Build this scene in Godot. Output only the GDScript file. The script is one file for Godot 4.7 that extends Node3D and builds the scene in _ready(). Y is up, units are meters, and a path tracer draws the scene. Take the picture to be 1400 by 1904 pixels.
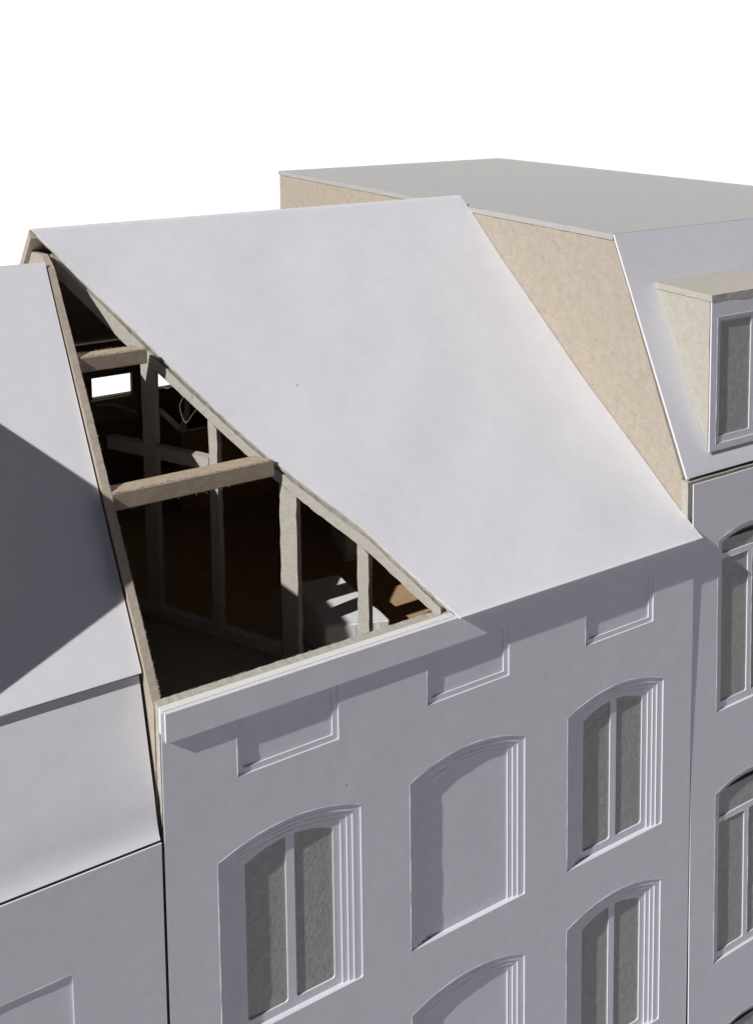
extends Node3D

# A sunlit card model of a row of town houses. All sizes below are in model units; S turns them into metres.
const S := 0.03
const BASE := -13.0                       # table level
var rng := RandomNumberGenerator.new()
var M := {}
var taken := {}
var lean := 0.0                           # how far a standing front leans forward, per unit of height

# ------------------------------------------------------------------ names, things, parts
func numbered(n: String) -> String:
	taken[n] = taken.get(n, -1) + 1
	return n if taken[n] == 0 else "%s_%03d" % [n, taken[n]]

func thing(called: String, label: String, category: String, at: Vector3, group := "") -> Node3D:
	var o := Node3D.new()
	o.name = numbered(called)
	add_child(o)
	o.position = at * S
	o.set_meta("label", label)
	o.set_meta("category", category)
	if group != "":
		o.set_meta("group", group)
	o.set_meta("origin", at)
	return o

func structure(o: Node3D, label: String, category: String) -> void:
	o.set_meta("kind", "structure")
	o.set_meta("label", label)
	o.set_meta("category", category)

# ------------------------------------------------------------------ mesh building
class Shape:
	var v := PackedVector3Array()
	var n := PackedVector3Array()
	func tri(a: Vector3, b: Vector3, c: Vector3, out: Vector3) -> void:
		var k := (b - a).cross(c - a)
		if k.length_squared() < 1e-16:
			return
		k = k.normalized()
		if k.dot(out) > 0.0:          # front faces run clockwise
			var t := b
			b = c
			c = t
			k = -k
		v.append_array([a, b, c])
		n.append_array([-k, -k, -k])
	func quad(a: Vector3, b: Vector3, c: Vector3, d: Vector3, out: Vector3) -> void:
		tri(a, b, c, out)
		tri(a, c, d, out)
	func soft(a: Vector3, b: Vector3, c: Vector3, d: Vector3, na: Vector3, nc: Vector3) -> void:
		var from := n.size()
		quad(a, b, c, d, na + nc)
		for i in range(from, n.size()):
			n[i] = na if v[i] == a or v[i] == b else nc
	func box(lo: Vector3, hi: Vector3) -> void:
		var p := [lo, hi]
		var q := func(i: int, j: int, k: int) -> Vector3: return Vector3(p[i].x, p[j].y, p[k].z)
		quad(q.call(0, 0, 0), q.call(0, 1, 0), q.call(0, 1, 1), q.call(0, 0, 1), Vector3.LEFT)
		quad(q.call(1, 0, 0), q.call(1, 1, 0), q.call(1, 1, 1), q.call(1, 0, 1), Vector3.RIGHT)
		quad(q.call(0, 0, 0), q.call(1, 0, 0), q.call(1, 0, 1), q.call(0, 0, 1), Vector3.DOWN)
		quad(q.call(0, 1, 0), q.call(1, 1, 0), q.call(1, 1, 1), q.call(0, 1, 1), Vector3.UP)
		quad(q.call(0, 0, 0), q.call(1, 0, 0), q.call(1, 1, 0), q.call(0, 1, 0), Vector3.FORWARD)
		quad(q.call(0, 0, 1), q.call(1, 0, 1), q.call(1, 1, 1), q.call(0, 1, 1), Vector3.BACK)

func put(sh: Shape, called: String, mat: Material, parent: Node3D) -> MeshInstance3D:
	var at := Vector3.ZERO
	var p: Node = parent
	while p != null and p != self:
		if p.has_meta("origin"):
			at = p.get_meta("origin")
		p = p.get_parent()
	var vv := PackedVector3Array()
	vv.resize(sh.v.size())
	for i in sh.v.size():
		vv[i] = (sh.v[i] + Vector3(0, 0, lean * (1.0 - sh.v[i].y)) - at) * S
	var arr := []
	arr.resize(Mesh.ARRAY_MAX)
	arr[Mesh.ARRAY_VERTEX] = vv
	arr[Mesh.ARRAY_NORMAL] = sh.n
	var mesh := ArrayMesh.new()
	mesh.add_surface_from_arrays(Mesh.PRIMITIVE_TRIANGLES, arr)
	var o := MeshInstance3D.new()
	o.mesh = mesh
	o.material_override = mat
	o.name = called
	parent.add_child(o, true)
	return o

# outline with its edges cut into short pieces and roughened, as a knife leaves card
func rough(poly: PackedVector2Array, step: float, amp: float) -> PackedVector2Array:
	var out := PackedVector2Array()
	for i in poly.size():
		var a := poly[i]
		var b := poly[(i + 1) % poly.size()]
		var k := maxi(1, int(a.distance_to(b) / step))
		var side := (b - a).normalized().orthogonal()
		for j in k:
			var p := a.lerp(b, float(j) / k)
			if j > 0:
				p += side * rng.randf_range(-amp, amp) + (b - a).normalized() * rng.randf_range(-amp, amp)
			out.append(p)
	return out

# a flat board: outline (in u, v) at origin o, from depth d0 to d1 along w; the far face gets its own wobble
func board(sh: Shape, poly: PackedVector2Array, o: Vector3, u: Vector3, v: Vector3, w: Vector3, d0: float, d1: float, wobble := 0.0) -> void:
	var ix := Geometry2D.triangulate_polygon(poly)
	var f := []
	var g := []
	for p in poly:
		f.append(o + u * p.x + v * p.y + w * d0)
		var e := Vector2(rng.randf_range(-wobble, wobble), rng.randf_range(-wobble, wobble))
		g.append(o + u * (p.x + e.x) + v * (p.y + e.y) + w * d1)
	var s := signf(d1 - d0)
	for i in range(0, ix.size(), 3):
		sh.tri(f[ix[i]], f[ix[i + 1]], f[ix[i + 2]], -w * s)
		sh.tri(g[ix[i]], g[ix[i + 1]], g[ix[i + 2]], w * s)
	var cw := Geometry2D.is_polygon_clockwise(poly)
	for i in poly.size():
		var j := (i + 1) % poly.size()
		var e: Vector2 = poly[j] - poly[i]
		var q: Vector2 = Vector2(-e.y, e.x) if cw else Vector2(e.y, -e.x)
		sh.quad(f[i], f[j], g[j], g[i], u * q.x + v * q.y)

# an opening with straight sides, an arched head and, if wanted, rounded bottom corners
func opening(l: float, r: float, b: float, s: float, rise: float, cr := 0.0) -> Dictionary:
	return {"l": l, "r": r, "b": b, "s": s, "rise": rise, "cr": cr}

func head(o: Dictionary, x: float) -> float:
	var t: float = (x - (o.l + o.r) / 2.0) / ((o.r - o.l) / 2.0)
	return o.s + o.rise * (1.0 - t * t)

func foot(o: Dictionary, x: float) -> float:
	var d: float = minf(x - o.l, o.r - x)
	if o.cr <= 0.0 or d >= o.cr:
		return o.b
	return o.b + o.cr - sqrt(maxf(0.0, o.cr * o.cr - (o.cr - d) * (o.cr - d)))

# the ragged lip that the knife raises along the left side and the head of a cut opening
var lip := FastNoiseLite.new()

func burr(sh: Shape, o: Dictionary, z: float) -> void:
	lip.seed = 9
	lip.frequency = 2.2
	var path := []
	for i in 25:
		path.append(Vector2(o.l, lerpf(foot(o, o.l), o.s, i / 24.0)))
	for i in range(1, 25):
		var x: float = lerpf(o.l, o.r, i / 24.0)
		path.append(Vector2(x, head(o, x)))
	for i in path.size() - 1:
		var a: Vector2 = path[i]
		var b: Vector2 = path[i + 1]
		var d := (b - a).normalized()
		var out := Vector2(-d.y, d.x)
		var ha := 0.0075 * clampf(0.55 + lip.get_noise_3d(a.x, a.y * 1.3, z * 90.0) * 1.1, 0.05, 1.0)
		var hb := 0.0075 * clampf(0.55 + lip.get_noise_3d(b.x, b.y * 1.3, z * 90.0) * 1.1, 0.05, 1.0)
		var fa := a + out * 0.014
		var fb := b + out * 0.014
		sh.quad(Vector3(fa.x, fa.y, z), Vector3(fb.x, fb.y, z), Vector3(b.x, b.y, z + hb), Vector3(a.x, a.y, z + ha), Vector3(out.x, out.y, 1.0))
		sh.quad(Vector3(a.x, a.y, z + ha), Vector3(b.x, b.y, z + hb), Vector3(b.x, b.y, z), Vector3(a.x, a.y, z), Vector3(-out.x, -out.y, 0.0))

# a sheet standing in the facade plane, front at z0, back at z1, with openings cut through it
func plate(sh: Shape, x0: float, x1: float, y0: float, y1: float, z0: float, z1: float, holes: Array, head_of = null) -> void:
	var xs := [x0, x1]
	for o in holes:
		var k := 22 if o.rise > 0.0 else 1
		for i in k + 1:
			xs.append(lerpf(o.l, o.r, float(i) / k))
		if o.cr > 0.0:
			for i in 6:
				var e: float = o.cr * (1.0 - cos(PI / 2 * i / 5.0))
				xs.append(o.l + e)
				xs.append(o.r - e)
	xs.sort()
	for i in xs.size() - 1:
		var a: float = xs[i]
		var b: float = xs[i + 1]
		if b - a < 1e-5:
			continue
		var m := (a + b) / 2
		var inside := holes.filter(func(o): return o.l < m and o.r > m)
		inside.sort_custom(func(p, q): return p.b < q.b)
		var la := y0
		var lb := y0
		for o in inside:
			var fa := foot(o, a)
			var fb := foot(o, b)
			sh.quad(Vector3(a, la, z0), Vector3(b, lb, z0), Vector3(b, fb, z0), Vector3(a, fa, z0), Vector3.BACK)
			sh.quad(Vector3(a, fa, z0), Vector3(b, fb, z0), Vector3(b, fb, z1), Vector3(a, fa, z1), Vector3.UP)
			la = head(o, a)
			lb = head(o, b)
			sh.quad(Vector3(a, la, z0), Vector3(b, lb, z0), Vector3(b, lb, z1), Vector3(a, la, z1), Vector3.DOWN)
		var ta: float = y1 if head_of == null else head(head_of, a)
		var tb: float = y1 if head_of == null else head(head_of, b)
		sh.quad(Vector3(a, la, z0), Vector3(b, lb, z0), Vector3(b, tb, z0), Vector3(a, ta, z0), Vector3.BACK)
		sh.quad(Vector3(a, ta, z0), Vector3(b, tb, z0), Vector3(b, tb, z1), Vector3(a, ta, z1), Vector3.UP)
	for o in holes:
		burr(sh, o, z0)
		sh.quad(Vector3(o.l, foot(o, o.l), z0), Vector3(o.l, o.s, z0), Vector3(o.l, o.s, z1), Vector3(o.l, foot(o, o.l), z1), Vector3.RIGHT)
		sh.quad(Vector3(o.r, foot(o, o.r), z0), Vector3(o.r, o.s, z0), Vector3(o.r, o.s, z1), Vector3(o.r, foot(o, o.r), z1), Vector3.LEFT)
	var h := y1 if head_of == null else float(head_of.s)
	sh.quad(Vector3(x0, y0, z0), Vector3(x0, h, z0), Vector3(x0, h, z1), Vector3(x0, y0, z1), Vector3.LEFT)
	sh.quad(Vector3(x1, y0, z0), Vector3(x1, h, z0), Vector3(x1, h, z1), Vector3(x1, y0, z1), Vector3.RIGHT)

# ------------------------------------------------------------------ materials
func lin(r: float, g: float, b: float) -> Color:
	return Color(r, g, b).linear_to_srgb()

func noise_normal(freq: float, octaves: int, strength: float, seed_: int, gain := 0.6, size := 512) -> NoiseTexture2D:
	var f := FastNoiseLite.new()
	f.noise_type = FastNoiseLite.TYPE_SIMPLEX_SMOOTH
	f.seed = seed_
	f.frequency = freq
	f.fractal_octaves = octaves
	f.fractal_gain = gain
	var t := NoiseTexture2D.new()
	t.width = size
	t.height = size
	t.seamless = true
	t.as_normal_map = true
	t.bump_strength = strength
	t.noise = f
	return t

# card pulp: uneven tone, short light and dark fibres, a few specks; wraps round at its edges
func pulp(size: int, seed_: int, mottle: float, fibres: int, fibre_len: float, fibre_amp: float, specks: int, lean := Vector2.ZERO) -> ImageTexture:
	var r := RandomNumberGenerator.new()
	r.seed = seed_
	var f := FastNoiseLite.new()
	f.seed = seed_
	f.frequency = 14.0 / size
	f.fractal_octaves = 5
	f.fractal_gain = 0.75
	var src := f.get_seamless_image(size, size)
	var val := PackedFloat32Array()
	val.resize(size * size)
	for y in size:
		for x in size:
			val[y * size + x] = 1.0 - mottle + mottle * 2.0 * (src.get_pixel(x, y).r - 0.5)
	for i in fibres:
		var p := Vector2(r.randf() * size, r.randf() * size)
		var dir := (Vector2.from_angle(r.randf() * TAU) + lean).normalized()
		var bend := r.randf_range(-0.15, 0.15)
		var amp := fibre_amp * r.randf_range(-1.0, 0.8)
		for k in int(fibre_len * r.randf_range(0.4, 1.4)):
			var at := (int(p.y) % size + size) % size * size + (int(p.x) % size + size) % size
			val[at] = clampf(val[at] + amp, 0.2, 1.0)
			p += dir
			dir = dir.rotated(bend)
	for i in specks:
		var c := Vector2i(r.randi() % size, r.randi() % size)
		var rad := 0 if r.randf() < 0.8 else 1
		for dy in range(-rad, rad + 1):
			for dx in range(-rad, rad + 1):
				val[(c.y + dy + size) % size * size + (c.x + dx + size) % size] *= 0.6
	var im := Image.create(size, size, true, Image.FORMAT_RGB8)
	for y in size:
		for x in size:
			var q := clampf(val[y * size + x], 0.0, 1.0)
			im.set_pixel(x, y, Color(q, q, q).linear_to_srgb())
	im.generate_mipmaps()
	return ImageTexture.create_from_image(im)

func mat(col: Color, rough_: float, tex: Texture2D, tile: Vector3, nrm: Texture2D, nscale: float, world := true) -> StandardMaterial3D:
	var m := StandardMaterial3D.new()
	m.albedo_color = col
	m.roughness = rough_
	m.metallic_specular = 0.3
	m.albedo_texture = tex
	m.uv1_triplanar = true
	m.uv1_world_triplanar = world
	m.uv1_triplanar_sharpness = 8.0
	m.uv1_scale = tile / S
	if nrm:
		m.normal_enabled = true
		m.normal_texture = nrm
		m.normal_scale = nscale
	return m

func make_materials() -> void:
	var tooth := noise_normal(0.007, 6, 9.0, 3, 0.52)
	var coarse := noise_normal(0.05, 5, 8.0, 8)
	var paper_tex := pulp(512, 11, 0.035, 900, 10, 0.02, 5)
	var board_tex := pulp(768, 21, 0.10, 9000, 12, 0.24, 160)
	var pane_tex := pulp(768, 31, 0.13, 14000, 13, 0.16, 60, Vector2(0.0, 0.9))
	var wood_tex := pulp(512, 41, 0.10, 6000, 60, 0.06, 20, Vector2(30, 0))
	var beam_tex := pulp(512, 47, 0.16, 7000, 70, 0.10, 30, Vector2(40, 0))
	M.paper = mat(lin(0.79, 0.785, 0.84), 0.7, paper_tex, Vector3.ONE / 5.0, tooth, 0.05)
	M.roof_paper = mat(lin(0.795, 0.795, 0.835), 0.75, paper_tex, Vector3.ONE / 7.0, tooth, 0.05)
	M.paper_edge = mat(lin(0.82, 0.81, 0.79), 0.8, paper_tex, Vector3.ONE / 2.0, coarse, 0.12)
	M.tan_card = mat(lin(0.505, 0.44, 0.36), 0.85, board_tex, Vector3.ONE / 5.0, coarse, 0.06)
	M.pale_card = mat(lin(0.54, 0.52, 0.445), 0.85, board_tex, Vector3.ONE / 4.0, coarse, 0.06)
	M.grey_card = mat(lin(0.55, 0.52, 0.46), 0.85, board_tex, Vector3.ONE / 2.6, coarse, 0.15)
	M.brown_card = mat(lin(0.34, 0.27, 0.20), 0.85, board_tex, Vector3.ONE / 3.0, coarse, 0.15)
	M.flat_card = mat(lin(0.475, 0.47, 0.46), 0.85, paper_tex, Vector3.ONE / 9.0, tooth, 0.03)
	M.pane = mat(lin(0.49, 0.49, 0.47), 0.8, pane_tex, Vector3.ONE / 3.0, coarse, 0.10)
	M.floor = mat(lin(0.52, 0.36, 0.21), 0.7, wood_tex, Vector3(0.2, 0.5, 0.5), tooth, 0.05)
	M.balsa = mat(lin(0.56, 0.46, 0.345), 0.8, beam_tex, Vector3(0.3, 0.9, 0.9), tooth, 0.05)
	M.foam = mat(lin(0.86, 0.87, 0.88), 0.5, paper_tex, Vector3.ONE, noise_normal(0.11, 3, 10.0, 14), 0.25)
	M.glue = mat(lin(0.8, 0.79, 0.77), 0.25, null, Vector3.ONE, null, 0)
	M.backdrop = mat(lin(0.93, 0.93, 0.93), 0.9, null, Vector3.ONE, null, 0)
	M.table = mat(lin(0.52, 0.515, 0.54), 0.8, board_tex, Vector3.ONE / 10.0, null, 0)

# ------------------------------------------------------------------ facade openings
const T := 0.024                          # one layer of card

# the stepped surround, the two-light frame and the panes of one window (or a blind field instead)
func window(house: Node3D, o: Dictionary, zf: float, blind: bool, transom := 0.0) -> void:
	var inset := [[0.13, 0.065], [0.215, 0.115], [0.31, 0.17]]
	var steps := 3 if transom == 0.0 else 1
	var sh := Shape.new()
	var grow := 0.10
	var prev := zf - T
	var last := o
	for k in steps:
		var i: Array = inset[k]
		var h := opening(o.l + i[0], o.r - i[0], o.b - (0.004 * k), o.s - i[1], o.rise * (1.0 - 0.12 * (k + 1)), 0.0)
		plate(sh, o.l - grow, o.r + grow, o.b - grow, 0, prev - 0.0015, prev - T, [h], opening(o.l - grow, o.r + grow, 0, o.s + grow * 0.7, o.rise))
		prev -= T
		last = h
	var w := put(sh, "blind_window" if blind else "window", M.paper, house)
	if blind:
		var f := Shape.new()
		plate(f, o.l, o.r, o.b - grow, 0, prev - 0.0015, prev - T, [], opening(o.l, o.r, 0, o.s, o.rise))
		put(f, "field", M.paper, w)
		return
	var fr := Shape.new()
	var c: float = (o.l + o.r) / 2
	var half := 0.07 if transom == 0.0 else 0.06
	var e := 0.43 if transom == 0.0 else 0.15
	var pb: float = o.b + (0.12 if transom == 0.0 else 0.14)
	var ps: float = o.s - (0.27 if transom == 0.0 else 0.09)
	var holes := []
	var big := opening(o.l + e, o.r - e, pb, ps, o.rise * 0.72, 0.05)
	for side in [0, 1]:
		var l: float = big.l if side == 0 else c + half
		var r: float = c - half if side == 0 else big.r
		if transom == 0.0:
			var hl := head(big, l)
			var hr := head(big, r)
			var lo := minf(hl, hr)
			var h := opening(l, r, pb, lo, 0.0, 0.05)
			h["big"] = big
			holes.append(h)
		else:
			holes.append(opening(l, r, pb, transom - 0.05, 0.0, 0.04))
	if transom == 0.0:
		frame_plate(fr, o, prev, holes, big)
	else:
		var lights := [opening(big.l, big.r, transom + 0.06, ps, o.rise * 0.8, 0.0)]
		lights.append_array(holes)
		plate(fr, o.l - 0.05, o.r + 0.05, o.b - grow, 0, prev - 0.0015, prev - 0.024, lights, opening(o.l - 0.05, o.r + 0.05, 0, o.s + 0.05, o.rise))
	put(fr, "frame", M.paper, w)
	var zp := prev - 0.0255
	for h in holes:
		var p := Shape.new()
		var hh := opening(h.l - 0.03, h.r + 0.03, 0, h.s + 0.2 if transom == 0.0 else h.s + 0.02, 0.0)
		plate(p, hh.l, hh.r, h.b - 0.04, hh.s, zp, zp - 0.02, [])
		put(p, "pane", M.pane, w)
	if transom != 0.0:
		var p := Shape.new()
		plate(p, big.l - 0.03, big.r + 0.03, transom + 0.03, 0, zp, zp - 0.02, [], opening(big.l - 0.03, big.r + 0.03, 0, ps + 0.03, o.rise * 0.8))
		put(p, "pane", M.pane, w)

# the frame of an arched two-light window: both lights end under one arch
func frame_plate(sh: Shape, o: Dictionary, prev: float, holes: Array, big: Dictionary) -> void:
	var z0 := prev - 0.0015
	var z1 := prev - 0.024
	var xs := [o.l, o.r]
	for h in holes:
		for i in 17:
			xs.append(lerpf(h.l, h.r, i / 16.0))
		for i in 6:
			var e: float = h.cr * (1.0 - cos(PI / 2 * i / 5.0))
			xs.append(h.l + e)
			xs.append(h.r - e)
	xs.sort()
	var outer := opening(o.l, o.r, 0, o.s - 0.02, o.rise)
	for i in xs.size() - 1:
		var a: float = xs[i]
		var b: float = xs[i + 1]
		if b - a < 1e-5:
			continue
		var m := (a + b) / 2
		var la: float = o.b - 0.05
		var lb := la
		for h in holes:
			if h.l < m and h.r > m:
				var fa := foot(h, a)
				var fb := foot(h, b)
				sh.quad(Vector3(a, la, z0), Vector3(b, lb, z0), Vector3(b, fb, z0), Vector3(a, fa, z0), Vector3.BACK)
				sh.quad(Vector3(a, fa, z0), Vector3(b, fb, z0), Vector3(b, fb, z1), Vector3(a, fa, z1), Vector3.UP)
				la = head(big, a)
				lb = head(big, b)
				sh.quad(Vector3(a, la, z0), Vector3(b, lb, z0), Vector3(b, lb, z1), Vector3(a, la, z1), Vector3.DOWN)
		sh.quad(Vector3(a, la, z0), Vector3(b, lb, z0), Vector3(b, head(outer, b), z0), Vector3(a, head(outer, a), z0), Vector3.BACK)
	for h in holes:
		for s in [[h.l, Vector3.RIGHT], [h.r, Vector3.LEFT]]:
			var x: float = s[0]
			sh.quad(Vector3(x, foot(h, x), z0), Vector3(x, head(big, x), z0), Vector3(x, head(big, x), z1), Vector3(x, foot(h, x), z1), s[1])

func sunk_panel(house: Node3D, o: Dictionary) -> void:
	var sh := Shape.new()
	plate(sh, o.l - 0.1, o.r + 0.1, o.b - 0.1, o.s + 0.1, -T - 0.0015, -2 * T, [opening(o.l + 0.09, o.r - 0.09, o.b + 0.085, o.s - 0.02, 0.0)])
	var w := put(sh, "sunk_panel", M.paper, house)
	var f := Shape.new()
	plate(f, o.l - 0.05, o.r + 0.05, o.b - 0.05, o.s + 0.05, -2 * T - 0.0015, -3 * T, [])
	put(f, "field", M.paper, w)

# ------------------------------------------------------------------ the main roof: a sheet that sags a little
func roof_y(z: float) -> float:
	var t := clampf((0.17 - z) / 8.08, 0.0, 1.0)
	return 0.06 + 5.56 * t - 0.16 * sin(PI * pow(t, 0.75))

const CUT := [[-0.04, -7.914], [0.398, -7.115], [0.96, -6.161], [1.387, -5.422], [1.803, -4.665], [2.239, -3.935], [2.835, -2.944], [3.443, -2.094], [3.92, -1.456], [4.304, -0.707], [4.734, 0.17]]

func cut_x(z: float) -> float:
	for i in CUT.size() - 1:
		if z <= CUT[i + 1][1]:
			return lerpf(CUT[i][0], CUT[i + 1][0], clampf((z - CUT[i][1]) / (CUT[i + 1][1] - CUT[i][1]), 0, 1))
	return CUT[-1][0]

func cut_y(x: float) -> float:
	for i in CUT.size() - 1:
		if x <= CUT[i + 1][0]:
			return roof_y(lerpf(CUT[i][1], CUT[i + 1][1], clampf((x - CUT[i][0]) / (CUT[i + 1][0] - CUT[i][0]), 0, 1)))
	return roof_y(0.1)

var wave := FastNoiseLite.new()

func roof_layer(called: String, m: Material, house: Node3D, top: float, thick: float, z_front: float, z_back: float, left_in: float, x_right: float, ragged: float, wavy: float) -> void:
	var sh := Shape.new()
	var rows := 90
	var cols := 48
	wave.seed = 5
	wave.frequency = 0.22
	wave.fractal_octaves = 2
	var edge := func(z: float) -> float: return clampf(minf(0.172 - z, z + 7.914) / 0.8, 0.0, 1.0)
	var h := func(x: float, z: float) -> float: return roof_y(z) + wavy * wave.get_noise_2d(x, z * 1.2) * edge.call(z)
	var P := []
	var Q := []
	var N := []
	for i in rows + 1:
		var z := lerpf(z_front, z_back, float(i) / rows)
		var a := cut_x(z) + left_in + rng.randf_range(-ragged, ragged)
		var row := []
		var low := []
		var nn := []
		for j in cols + 1:
			var x := lerpf(a, x_right, float(j) / cols)
			var d := 0.03
			var nrm := Vector3(-(h.call(x + d, z) - h.call(x - d, z)), 2 * d, -(h.call(x, z + d) - h.call(x, z - d))).normalized()
			var p := Vector3(x, h.call(x, z), z)
			row.append(p + nrm * top)
			low.append(p + nrm * (top - thick) + (Vector3(rng.randf_range(-ragged, ragged), 0, 0) if j == 0 else Vector3.ZERO))
			nn.append(nrm)
		P.append(row)
		Q.append(low)
		N.append(nn)
	for i in rows:
		for j in cols:
			var from := sh.n.size()
			sh.quad(P[i][j], P[i][j + 1], P[i + 1][j + 1], P[i + 1][j], N[i][j])
			for k in range(from, sh.n.size()):
				var q := sh.v[k]
				sh.n[k] = N[i][j] if q == P[i][j] else N[i][j + 1] if q == P[i][j + 1] else N[i + 1][j + 1] if q == P[i + 1][j + 1] else N[i + 1][j]
			sh.quad(Q[i][j], Q[i][j + 1], Q[i + 1][j + 1], Q[i + 1][j], Vector3(0, -0.8, -0.6))
		sh.quad(P[i][0], P[i + 1][0], Q[i + 1][0], Q[i][0], Vector3.LEFT)
		sh.quad(P[i][cols], P[i + 1][cols], Q[i + 1][cols], Q[i][cols], Vector3.RIGHT)
	for j in cols:
		sh.quad(P[0][j], P[0][j + 1], Q[0][j + 1], Q[0][j], Vector3.BACK)
		sh.quad(P[rows][j], P[rows][j + 1], Q[rows][j + 1], Q[rows][j], Vector3.FORWARD)
	put(sh, called, m, house)

func V2(a: Array) -> PackedVector2Array:
	var p := PackedVector2Array()
	for q in a:
		p.append(Vector2(q[0], q[1]))
	return p

const ZY := [Vector3(0, 0, 1), Vector3(0, 1, 0), Vector3(1, 0, 0)]   # boards that stand along z: u = z, v = y, thickness along x

func side_board(called: String, m: Material, house: Node3D, zy: Array, x0: float, x1: float, step: float, amp: float) -> MeshInstance3D:
	var sh := Shape.new()
	board(sh, rough(V2(zy), step, amp), Vector3.ZERO, ZY[0], ZY[1], ZY[2], x0, x1, amp * 0.6)
	return put(sh, called, m, house)

# a sheet folded along x, given as a profile of (z, y) points, with thickness
func folded(called: String, m: Material, house: Node3D, prof: Array, x0: float, x1: float, thick: float) -> MeshInstance3D:
	var sh := Shape.new()
	var nr := []
	for i in prof.size():
		var a: Array = prof[maxi(0, i - 1)]
		var b: Array = prof[mini(prof.size() - 1, i + 1)]
		var d := Vector2(b[0] - a[0], b[1] - a[1]).normalized()
		nr.append(Vector2(d.y, -d.x) if d.y < 0 and d.x > 0 or d.x > 0 else Vector2(-d.y, d.x))
		if nr[-1].y < 0:
			nr[-1] = -nr[-1]
	for i in prof.size() - 1:
		var a := Vector2(prof[i][0], prof[i][1])
		var b := Vector2(prof[i + 1][0], prof[i + 1][1])
		var c: Vector2 = a - nr[i] * thick
		var e: Vector2 = b - nr[i + 1] * thick
		var up := Vector3(0, nr[i].y, nr[i].x)
		var q := func(x: float, p: Vector2) -> Vector3: return Vector3(x, p.y, p.x)
		sh.soft(q.call(x0, a), q.call(x1, a), q.call(x1, b), q.call(x0, b), up, Vector3(0, nr[i + 1].y, nr[i + 1].x))
		sh.quad(q.call(x0, c), q.call(x1, c), q.call(x1, e), q.call(x0, e), -up)
		sh.quad(q.call(x0, a), q.call(x0, b), q.call(x0, e), q.call(x0, c), Vector3.LEFT)
		sh.quad(q.call(x1, a), q.call(x1, b), q.call(x1, e), q.call(x1, c), Vector3.RIGHT)
		if i == 0:
			sh.quad(q.call(x0, a), q.call(x1, a), q.call(x1, c), q.call(x0, c), Vector3(0, a.y - b.y, a.x - b.x))
		if i == prof.size() - 2:
			sh.quad(q.call(x0, b), q.call(x1, b), q.call(x1, e), q.call(x0, e), Vector3(0, b.y - a.y, b.x - a.x))
	return put(sh, called, m, house)

# short fibres torn loose along a cut edge
func fray(sh: Shape, pts: Array, count: int, dir: Vector3, length: float) -> void:
	for i in count:
		var f := rng.randf() * (pts.size() - 1)
		var k := mini(int(f), pts.size() - 2)
		var p: Vector3 = pts[k].lerp(pts[k + 1], f - k)
		var d := (dir + Vector3(rng.randf_range(-1, 1), rng.randf_range(-1, 1), rng.randf_range(-1, 1)) * 0.7).normalized()
		var l := length * rng.randf_range(0.3, 1.0)
		var side := d.cross(Vector3(0.2, 0.5, 0.8)).normalized() * rng.randf_range(0.003, 0.008)
		var up := d.cross(side)
		var q := p + d * l + Vector3(rng.randf_range(-1, 1), rng.randf_range(-1, 1), 0) * l * 0.2
		p -= d * 0.015
		for j in 3:
			var a := side * cos(TAU * j / 3) + up * sin(TAU * j / 3)
			var b := side * cos(TAU * (j + 1) / 3) + up * sin(TAU * (j + 1) / 3)
			sh.quad(p + a, p + b, q + b * 0.4, q + a * 0.4, a + b)

func fibres(house: Node3D, m: Material, edges: Array) -> void:
	var sh := Shape.new()
	for e in edges:
		fray(sh, e[0], e[1], e[2], e[3])
	put(sh, "frayed_fibres", m, house).set_meta("kind", "stuff")

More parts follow.
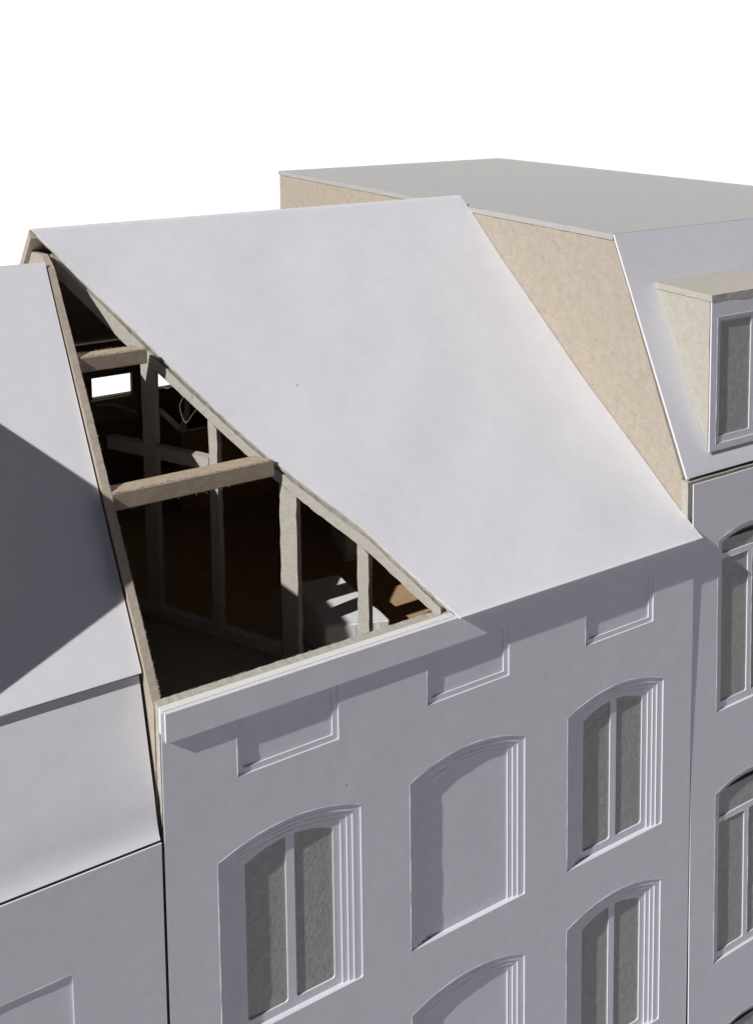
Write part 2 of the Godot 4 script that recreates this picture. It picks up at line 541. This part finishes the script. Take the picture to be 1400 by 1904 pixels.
# ------------------------------------------------------------------ the house in the middle
func main_house() -> void:
	var house := thing("model_house", "white card town house whose white roof is cut away along a diagonal", "model house", Vector3(5, BASE, -6.5), "card model houses in a row")
	var cols := [[0.74, 3.01], [3.88, 6.12], [7.035, 9.28]]
	var holes := []
	var panels := [[1.07, 2.66], [4.21, 5.79], [7.42, 9.0]]
	var ph := []
	for p in panels:
		ph.append(opening(p[0], p[1], -1.32, -0.424, 0.0))
	var ws := []
	for r in [[-5.34, -2.5], [-9.29, -6.45]]:
		for c in cols:
			ws.append(opening(c[0], c[1], r[0], r[1], 0.25, 0.03))
	holes.append_array(ph)
	holes.append_array(ws)
	var sh := Shape.new()
	plate(sh, 0.0, 10.0, BASE, -0.012, 0.0, -T, holes)
	put(sh, "facade", M.paper, house)
	sh = Shape.new()
	plate(sh, 0.045, 9.985, -0.42, 0.0, 0.066, 0.0015, [])
	put(sh, "cornice", M.paper, house)
	# the layers behind the face show as a white rim along the top; openings are cut through them
	sh = Shape.new()
	plate(sh, 0.015, 9.98, -0.36, -0.004, -T - 0.0015, -0.15, [])
	put(sh, "facade_rim", M.paper_edge, house)
	sh = Shape.new()
	board(sh, rough(V2([[0.02, BASE], [9.97, BASE], [9.97, -0.02], [0.02, -0.02]]), 0.07, 0.0025), Vector3.ZERO, Vector3.RIGHT, Vector3.UP, Vector3.BACK, -0.155, -0.34, 0.004)
	put(sh, "facade_core", M.grey_card, house)
	for o in ph:
		sunk_panel(house, o)
	for i in ws.size():
		window(house, ws[i], 0.0, i % 3 == 1)
	# walls
	side_board("gable_wall", M.tan_card, house, [[-0.345, BASE], [-0.345, -0.12], [-0.7, 0.22], [-1.7, 1.08], [-2.65, 1.88], [-4.0, 3.0], [-6.6, 5.02], [-7.2, 5.2], [-8.3, 5.1], [-13.0, 1.9], [-13.0, BASE]], 0.0, 0.12, 0.07, 0.005)
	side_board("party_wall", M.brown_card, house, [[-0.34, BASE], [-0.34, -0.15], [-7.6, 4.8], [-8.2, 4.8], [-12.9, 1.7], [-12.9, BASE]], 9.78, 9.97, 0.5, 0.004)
	var bw := Shape.new()
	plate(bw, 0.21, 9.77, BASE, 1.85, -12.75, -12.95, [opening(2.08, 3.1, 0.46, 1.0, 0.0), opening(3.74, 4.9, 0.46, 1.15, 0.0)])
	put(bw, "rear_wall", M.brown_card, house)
	var bp := Shape.new()
	bp.box(Vector3(1.7, -0.15, -12.74), Vector3(3.2, 0.44, -12.66))
	put(bp, "rear_panel", M.tan_card, house)
	# floors
	var fl := Shape.new()
	fl.box(Vector3(0.21, -2.2, -12.74), Vector3(9.77, -2.0, -0.34))
	put(fl, "lower_floor", M.floor, house)
	var up := Shape.new()
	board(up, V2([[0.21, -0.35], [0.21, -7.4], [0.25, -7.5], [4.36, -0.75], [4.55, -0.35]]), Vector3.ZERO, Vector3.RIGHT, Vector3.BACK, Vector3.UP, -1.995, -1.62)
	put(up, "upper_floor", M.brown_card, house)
	var pt := Shape.new()
	pt.box(Vector3(3.62, -1.998, -12.6), Vector3(3.78, 0.0, -10.45))
	pt.box(Vector3(3.783, -1.998, -10.6), Vector3(9.7, 0.0, -10.45))
	put(pt, "partition", M.floor, house)
	# the diagonal stud wall under the cut edge
	var A := Vector3(0.1, 0, -7.6)
	var u := Vector3(0.5203, 0, 0.854)
	var w := Vector3(-0.854, 0, 0.5203)
	var H := func(x: float) -> float: return (x - 0.1) / 0.5203
	var top := []
	var low := []
	for x in [0.2, 0.45, 0.7, 0.96, 1.16, 1.4, 1.8, 2.24, 2.84, 3.44, 3.92, 4.3, 4.6]:
		var y := cut_y(x)
		top.append([H.call(x), y - 0.14])
		low.append([H.call(x), maxf(y - (0.46 if x < 1.2 else 0.42 if x < 1.5 else 0.35), -0.12)])
	low.reverse()
	var ra := Shape.new()
	board(ra, rough(V2(top + low), 0.1, 0.005), A, u, Vector3.UP, w, -0.13, 0.0, 0.008)
	put(ra, "rafter", M.grey_card, house)
	for p in [[2.985, 3.165], [2.185, 2.285], [1.37, 1.53], [3.795, 3.905]]:
		var yt: float = cut_y((p[0] + p[1]) / 2) - 0.428
		var po := Shape.new()
		board(po, rough(V2([[H.call(p[0]), -1.615], [H.call(p[1]), -1.615], [H.call(p[1]), yt - 0.02], [H.call(p[0]), yt + 0.17]]), 0.15, 0.009), A, u, Vector3.UP, w, -0.128, -0.002, 0.006)
		put(po, "post", M.grey_card, house)
	var pl := Shape.new()
	board(pl, rough(V2([[H.call(0.35), -1.615], [H.call(2.98), -1.615], [H.call(2.98), -1.42], [H.call(0.35), -1.42]]), 0.15, 0.009), A, u, Vector3.UP, w, -0.15, 0.02, 0.006)
	put(pl, "sill_plate", M.grey_card, house)
	var rl := Shape.new()
	board(rl, rough(V2([[H.call(0.9), 1.5], [H.call(2.18), 1.5], [H.call(2.18), 1.74], [H.call(0.9), 1.74]]), 0.15, 0.009), A, u, Vector3.UP, w, -0.15, 0.012, 0.006)
	put(rl, "rail", M.grey_card, house)
	# two timber beams from the gable to the stud wall
	for b in [[3.42, 3.70, -5.27, -4.93, 1.20, 1.34], [1.73, 2.03, -3.14, -2.78, 2.62, 2.86]]:
		var be := Shape.new()
		var ra2 := 0.02
		var zy := [[b[2] + ra2, b[0]], [b[3] - ra2, b[0]], [b[3], b[0] + ra2], [b[3], b[1] - ra2], [b[3] - ra2, b[1]], [b[2] + ra2, b[1]], [b[2], b[1] - ra2], [b[2], b[0] + ra2]]
		var rings := []
		var n := 6
		for i in n + 1:
			var ring := []
			for q in zy:
				var t: float = (q[0] - b[2]) / (b[3] - b[2])
				var xe: float = lerpf(b[4], b[5], t)
				ring.append(Vector3(lerpf(0.124, xe, float(i) / n), q[1] + rng.randf_range(-0.002, 0.002), q[0] + rng.randf_range(-0.002, 0.002)))
			rings.append(ring)
		var mid := Vector3(0, (b[0] + b[1]) / 2, (b[2] + b[3]) / 2)
		for i in n:
			for j in 8:
				var k := (j + 1) % 8
				var o: Vector3 = (rings[i][j] + rings[i][k]) / 2 - mid
				be.quad(rings[i][j], rings[i][k], rings[i + 1][k], rings[i + 1][j], Vector3(0, o.y, o.z))
		for e in [[0, Vector3.LEFT], [n, Vector3.RIGHT]]:
			for j in range(1, 7):
				be.tri(rings[e[0]][0], rings[e[0]][j], rings[e[0]][j + 1], e[1])
		put(be, "beam", M.balsa, house)
	# dried glue on the back of the attic and two fine threads under the cut edge
	strand("glue_strand", M.glue, house, [Vector3(2.14, 0.33, -12.62), Vector3(2.63, 0.26, -12.62), Vector3(3.05, 0.03, -12.62), Vector3(3.19, -0.08, -12.62)], [0.03, 0.05, 0.045, 0.02])
	strand("glue_strand", M.glue, house, [Vector3(3.84, 0.95, -10.53), Vector3(3.82, 0.52, -10.53), Vector3(3.76, 0.3, -10.53), Vector3(3.68, 0.01, -10.53)], [0.05, 0.08, 0.07, 0.13])
	strand("thread", M.glue, house, [Vector3(1.55, 3.03, -4.96), Vector3(1.65, 2.94, -4.8), Vector3(1.75, 3.07, -4.655)], [0.0022, 0.0022, 0.0022], 4)
	strand("thread", M.glue, house, [Vector3(1.9, 2.93, -4.44), Vector3(1.80, 2.66, -4.56), Vector3(1.86, 2.37, -4.46), Vector3(1.95, 2.54, -4.32), Vector3(2.04, 2.74, -4.18)], [0.0022, 0.0022, 0.0022, 0.0022, 0.0022], 4)
	var slope := [[-0.4, -0.07], [-0.7, 0.22], [-1.7, 1.08], [-2.65, 1.88], [-4.0, 3.0], [-6.6, 5.02]]
	fibres(house, M.tan_card, [
		[slope.map(func(q): return Vector3(0.118, q[1], q[0])), 260, Vector3(0.8, 0.3, 0.2), 0.026],
		[slope.map(func(q): return Vector3(0.002, q[1], q[0])), 90, Vector3(-0.5, 0.6, 0.2), 0.022]])
	fibres(house, M.grey_card, [[[Vector3(0.13, -0.022, -0.335), Vector3(4.6, -0.022, -0.335)], 160, Vector3(0, 0.4, -0.6), 0.022]])
	fibres(house, M.balsa, [
		[[Vector3(0.13, 3.70, -4.95), Vector3(1.3, 3.70, -4.95)], 40, Vector3(0.5, 0.5, 0.6), 0.05],
		[[Vector3(0.13, 2.03, -2.80), Vector3(2.8, 2.03, -2.80)], 70, Vector3(0.5, 0.5, 0.6), 0.04],
		[[Vector3(0.13, 1.735, -2.80), Vector3(2.8, 1.735, -2.80)], 40, Vector3(0.5, -0.5, 0.4), 0.05],
		[[Vector3(0.13, 3.70, -5.25), Vector3(1.2, 3.70, -5.25)], 40, Vector3(0.3, 0.7, -0.3), 0.04]])
	# roofs
	roof_layer("roof_sheet", M.roof_paper, house, 0.0, 0.03, 0.172, -7.914, 0.0, 10.05, 0.004, 0.05)
	roof_layer("roof_board", M.grey_card, house, -0.032, 0.07, 0.0, -7.80, 0.015, 9.99, 0.006, 0.05)
	folded("rear_roof", M.tan_card, house, [[-7.93, 5.6], [-9.0, 4.86], [-13.4, 1.82]], -0.08, 10.0, 0.2)

# a round strand through points, with a radius at each
func strand(called: String, m: Material, parent: Node3D, pts: Array, radii: Array, sides := 6) -> void:
	var c := Curve3D.new()
	for i in pts.size():
		var t: Vector3 = (pts[mini(i + 1, pts.size() - 1)] - pts[maxi(i - 1, 0)]) / 6.0
		c.add_point(pts[i], -t, t)
	var sh := Shape.new()
	var n := pts.size() * 6
	var prev := []
	for i in n + 1:
		var f := float(i) / n * (pts.size() - 1)
		var k := mini(int(f), pts.size() - 2)
		var p := c.sample(k, f - k)
		var d := (c.sample(k, minf(f - k + 0.05, 1.0)) - c.sample(k, maxf(f - k - 0.05, 0.0))).normalized()
		var a := d.cross(Vector3(0.3, 0.2, 0.9)).normalized()
		var b := d.cross(a)
		var r: float = lerpf(radii[k], radii[k + 1], f - k)
		var ring := []
		for j in sides:
			ring.append(p + (a * cos(TAU * j / sides) + b * sin(TAU * j / sides)) * r)
		if i > 0:
			for j in sides:
				var q := (j + 1) % sides
				sh.quad(prev[j], prev[q], ring[q], ring[j], (ring[j] + ring[q]) / 2 - p)
		prev = ring
	put(sh, called, m, parent)

# ------------------------------------------------------------------ neighbours
func right_house() -> void:
	var house := thing("model_house", "tall card house with flat grey roof, tan side wall and dormer window", "model house", Vector3(14.7, BASE, -9.6), "card model houses in a row")
	var zf := -0.06
	lean = 0.0095
	var ws := []
	for r in [[-3.66, -0.25, -0.62], [-8.83, -5.32, -5.95], [-13.9 + 0.0, -10.45, -11.05]]:
		ws.append([opening(10.69, 12.56, maxf(r[0], -12.7), r[1], 0.2, 0.02), r[2]])
	var sh := Shape.new()
	plate(sh, 10.03, 19.35, BASE, 0.98, zf, zf - T, ws.map(func(q): return q[0]))
	put(sh, "facade", M.paper, house)
	for q in ws:
		window(house, q[0], zf, false, q[1])
	sh = Shape.new()
	board(sh, rough(V2([[10.04, BASE], [19.34, BASE], [19.34, 0.965], [10.04, 0.965]]), 0.2, 0.006), Vector3.ZERO, Vector3.RIGHT, Vector3.UP, Vector3.BACK, zf - 0.155, zf - 0.31)
	put(sh, "facade_core", M.grey_card, house)
	lean = 0.0
	side_board("side_wall", M.tan_card, house, [[-0.385, BASE], [-0.385, 0.99], [-2.34, 5.235], [-19.2, 5.235], [-19.2, BASE]], 10.07, 10.25, 0.2, 0.010)
	side_board("side_wall", M.tan_card, house, [[-0.385, BASE], [-0.385, 0.99], [-2.34, 5.235], [-19.2, 5.235], [-19.2, BASE]], 19.15, 19.33, 0.5, 0.006)
	var bk := Shape.new()
	bk.box(Vector3(10.26, BASE, -19.19), Vector3(19.14, 5.23, -19.0))
	put(bk, "rear_wall", M.tan_card, house)
	folded("mansard", M.paper, house, [[-2.30, 5.37], [-0.235, 1.03]], 10.05, 19.36, 0.05)
	var fr := Shape.new()
	board(fr, rough(V2([[10.045, -2.34], [19.37, -2.34], [19.37, -19.27], [10.045, -19.27]]), 0.22, 0.008), Vector3.ZERO, Vector3.RIGHT, Vector3.BACK, Vector3.UP, 5.245, 5.37, 0.006)
	put(fr, "flat_roof", M.flat_card, house)
	# dormer
	var zd := -0.34
	var df := Shape.new()
	plate(df, 10.725, 13.05, 1.37, 4.28, zd, zd - T, [opening(10.885, 12.89, 1.50, 3.97, 0.0)])
	var dm := put(df, "dormer", M.paper, house)
	df = Shape.new()
	plate(df, 10.74, 13.04, 1.38, 4.275, zd - T - 0.0015, zd - 2 * T, [opening(10.985, 11.83, 1.63, 3.87, 0.0), opening(11.95, 12.79, 1.63, 3.87, 0.0)])
	put(df, "frame", M.paper, dm)
	for x in [10.73, 12.92]:
		var d := Shape.new()
		board(d, rough(V2([[zd - 0.058, 1.40], [zd - 0.058, 4.28], [-1.79, 4.28]]), 0.2, 0.006), Vector3.ZERO, ZY[0], ZY[1], ZY[2], x, x + 0.12)
		put(d, "cheek", M.pale_card, dm)
	var dr := Shape.new()
	board(dr, rough(V2([[10.71, -1.83], [10.71, zd + 0.01], [13.07, zd + 0.01], [13.07, -1.83]]), 0.2, 0.008), Vector3.ZERO, Vector3.RIGHT, Vector3.BACK, Vector3.UP, 4.285, 4.41, 0.006)
	put(dr, "dormer_roof", M.grey_card, dm)
	for x in [10.95, 11.92]:
		var p := Shape.new()
		p.box(Vector3(x, 1.58, zd - 0.1), Vector3(x + 0.90, 3.9, zd - 2 * T - 0.0015))
		put(p, "pane", M.pane, dm)

func left_house() -> void:
	var house := thing("model_house", "lower white card house with two-pitch roof, beside the open gable", "model house", Vector3(-2.0, BASE, -6.5), "card model houses in a row")
	var sh := Shape.new()
	var o := opening(-2.9, -1.272, -6.2, -3.19, 0.0, 0.0)
	plate(sh, -3.97, -0.045, BASE, -1.86, 0.0, -T, [o])
	put(sh, "facade", M.paper, house)
	var bl := Shape.new()
	plate(bl, -3.0, -1.2, -6.3, -3.1, -T - 0.0015, -2 * T, [])
	put(bl, "blind_window", M.paper, house)
	sh = Shape.new()
	board(sh, rough(V2([[-3.96, BASE], [-0.06, BASE], [-0.06, -1.865], [-3.96, -1.865]]), 0.12, 0.008), Vector3.ZERO, Vector3.RIGHT, Vector3.UP, Vector3.BACK, -0.06, -0.3, 0.006)
	put(sh, "facade_core", M.tan_card, house)
	folded("lower_roof", M.roof_paper, house, [[-0.87, 0.10], [-0.68, -0.34], [-0.48, -0.82], [-0.35, -1.13], [-0.26, -1.36], [-0.22, -1.50], [-0.185, -1.61], [-0.14, -1.71], [-0.09, -1.785], [-0.035, -1.83]], -3.98, -0.05, 0.035)
	folded("upper_roof", M.roof_paper, house, [[-6.72, 5.14], [-4.7, 3.44], [-2.7, 1.76], [-0.79, 0.17]], -3.98, -0.03, 0.03)
	folded("roof_board", M.brown_card, house, [[-6.70, 5.10], [-0.84, 0.175]], -3.97, -0.04, 0.09)
	folded("rear_roof", M.paper, house, [[-6.75, 5.12], [-12.8, 0.3]], -3.98, -0.085, 0.05)
	side_board("side_wall", M.tan_card, house, [[-0.34, BASE], [-0.34, -1.2], [-0.95, -0.1], [-6.7, 4.75], [-12.6, 0.2], [-12.6, BASE]], -0.2, -0.1, 0.4, 0.006)

func far_house() -> void:
	var house := thing("model_house", "flat-roofed card house whose shadow falls on the lower white roof", "model house", Vector3(-7.5, BASE, -8), "card model houses in a row")
	var sh := Shape.new()
	plate(sh, -11.0, -4.03, BASE, 0.98, -0.47, -0.6, [])
	put(sh, "facade", M.paper, house)
	for x in [-4.2, -11.0]:
		side_board("side_wall", M.tan_card, house, [[-0.62, BASE], [-0.62, 0.95], [-1.24, 4.95], [-14.0, 4.95], [-14.0, BASE]], x, x + 0.18, 0.5, 0.006)
	folded("mansard", M.paper, house, [[-1.20, 5.09], [-0.50, 1.0]], -11.02, -4.0, 0.05)
	var fr := Shape.new()
	fr.box(Vector3(-11.02, 4.96, -14.1), Vector3(-4.0, 5.09, -1.24))
	put(fr, "flat_roof", M.flat_card, house)

func foam(label: String, top: Array, y0: float, y1: float) -> void:
	var c := Vector3.ZERO
	for p in top:
		c += Vector3(p[0], y0, p[1]) / top.size()
	var o := thing("foam_block", label, "foam block", c, "foam blocks in the attic")
	var poly := V2(top)
	var inner := Geometry2D.offset_polygon(poly, -0.035, Geometry2D.JOIN_ROUND)[0]
	inner = rough(inner, 0.07, 0.006)
	var outer := Geometry2D.offset_polygon(inner, 0.035, Geometry2D.JOIN_ROUND)[0]
	var sh := Shape.new()
	board(sh, rough(outer, 0.08, 0.004), Vector3.ZERO, Vector3.RIGHT, Vector3.BACK, Vector3.UP, y0, y1 - 0.03, 0.004)
	board(sh, inner, Vector3.ZERO, Vector3.RIGHT, Vector3.BACK, Vector3.UP, y1 - 0.03, y1, 0.004)
	var m := put(sh, "block", M.foam, o)
	m.name = "block"

func _ready() -> void:
	rng.seed = 7
	# camera: a phone held above the street front, looking along it; the lens is shifted down
	var cam := Camera3D.new()
	cam.name = "camera"
	add_child(cam)
	var near := 0.02
	cam.projection = Camera3D.PROJECTION_FRUSTUM
	cam.near = near
	cam.far = 60.0
	cam.size = near * 1904.0 / 1874.95
	cam.frustum_offset = Vector2((700.0 - 758.95) / 1874.95, (313.05 - 952.0) / 1874.95) * near
	cam.position = Vector3(-3.593, 8.518, 12.863) * S
	cam.basis = Basis(Vector3.UP, -0.53005) * Basis(Vector3.RIGHT, -0.08933) * Basis(Vector3.BACK, -0.00858)
	cam.current = true
	# sky, sun, exposure
	var sky_m := ProceduralSkyMaterial.new()
	sky_m.sky_top_color = Color(0.18, 0.195, 0.255)
	sky_m.sky_horizon_color = Color(0.29, 0.30, 0.345)
	sky_m.ground_bottom_color = Color(0.2, 0.2, 0.2)
	sky_m.ground_horizon_color = Color(0.32, 0.33, 0.36)
	sky_m.sun_angle_max = 1.0
	sky_m.energy_multiplier = 1.0
	var sky := Sky.new()
	sky.sky_material = sky_m
	var env := Environment.new()
	env.background_mode = Environment.BG_SKY
	env.sky = sky
	env.tonemap_mode = Environment.TONE_MAPPER_LINEAR
	env.tonemap_exposure = 1.0
	env.sdfgi_enabled = true
	env.ssao_enabled = true
	env.ssil_enabled = true
	var we := WorldEnvironment.new()
	we.name = "environment"
	we.environment = env
	add_child(we)
	var sun := DirectionalLight3D.new()
	sun.name = "sun"
	sun.light_energy = 1.25
	sun.light_color = Color(1.0, 0.99, 0.98)
	sun.light_angular_distance = 0.5
	sun.shadow_enabled = true
	sun.directional_shadow_max_distance = 4.0
	add_child(sun)
	sun.look_at_from_position(Vector3.ZERO, -Vector3(-0.785, 0.60, 0.122).normalized(), Vector3.UP)
	make_materials()
	# table and backdrop
	var t := Shape.new()
	t.box(Vector3(-120, BASE - 1.5, -120), Vector3(150, BASE - 0.001, 90))
	var tb := put(t, "table_top", M.table, self)
	structure(tb, "grey table top under the card model", "table")
	var b := Shape.new()
	var along := Vector3(0.62, 0, 0.785)
	var nrm := Vector3(-0.785, 0.26, 0.62).normalized()
	var up := along.cross(nrm) * -1.0
	if up.y < 0:
		up = -up
	board(b, V2([[-110, 0], [80, 0], [80, 110], [-110, 110]]), Vector3(12, BASE, -46), along, up, nrm, -0.4, 0.0)
	var bd := put(b, "backdrop", M.backdrop, self)
	structure(bd, "plain white backdrop board standing behind the model", "backdrop")
	main_house()
	right_house()
	left_house()
	far_house()
	foam("white foam block in the sunlight behind the front post of the opening", [[3.89, -4.26], [4.73, -4.15], [4.78, -2.17], [3.68, -2.57]], -2.0, -1.1)
	foam("white foam block standing in the shade deeper inside the attic", [[6.1, -7.35], [7.0, -7.2], [6.85, -6.0], [5.88, -6.15]], -2.0, -0.9)
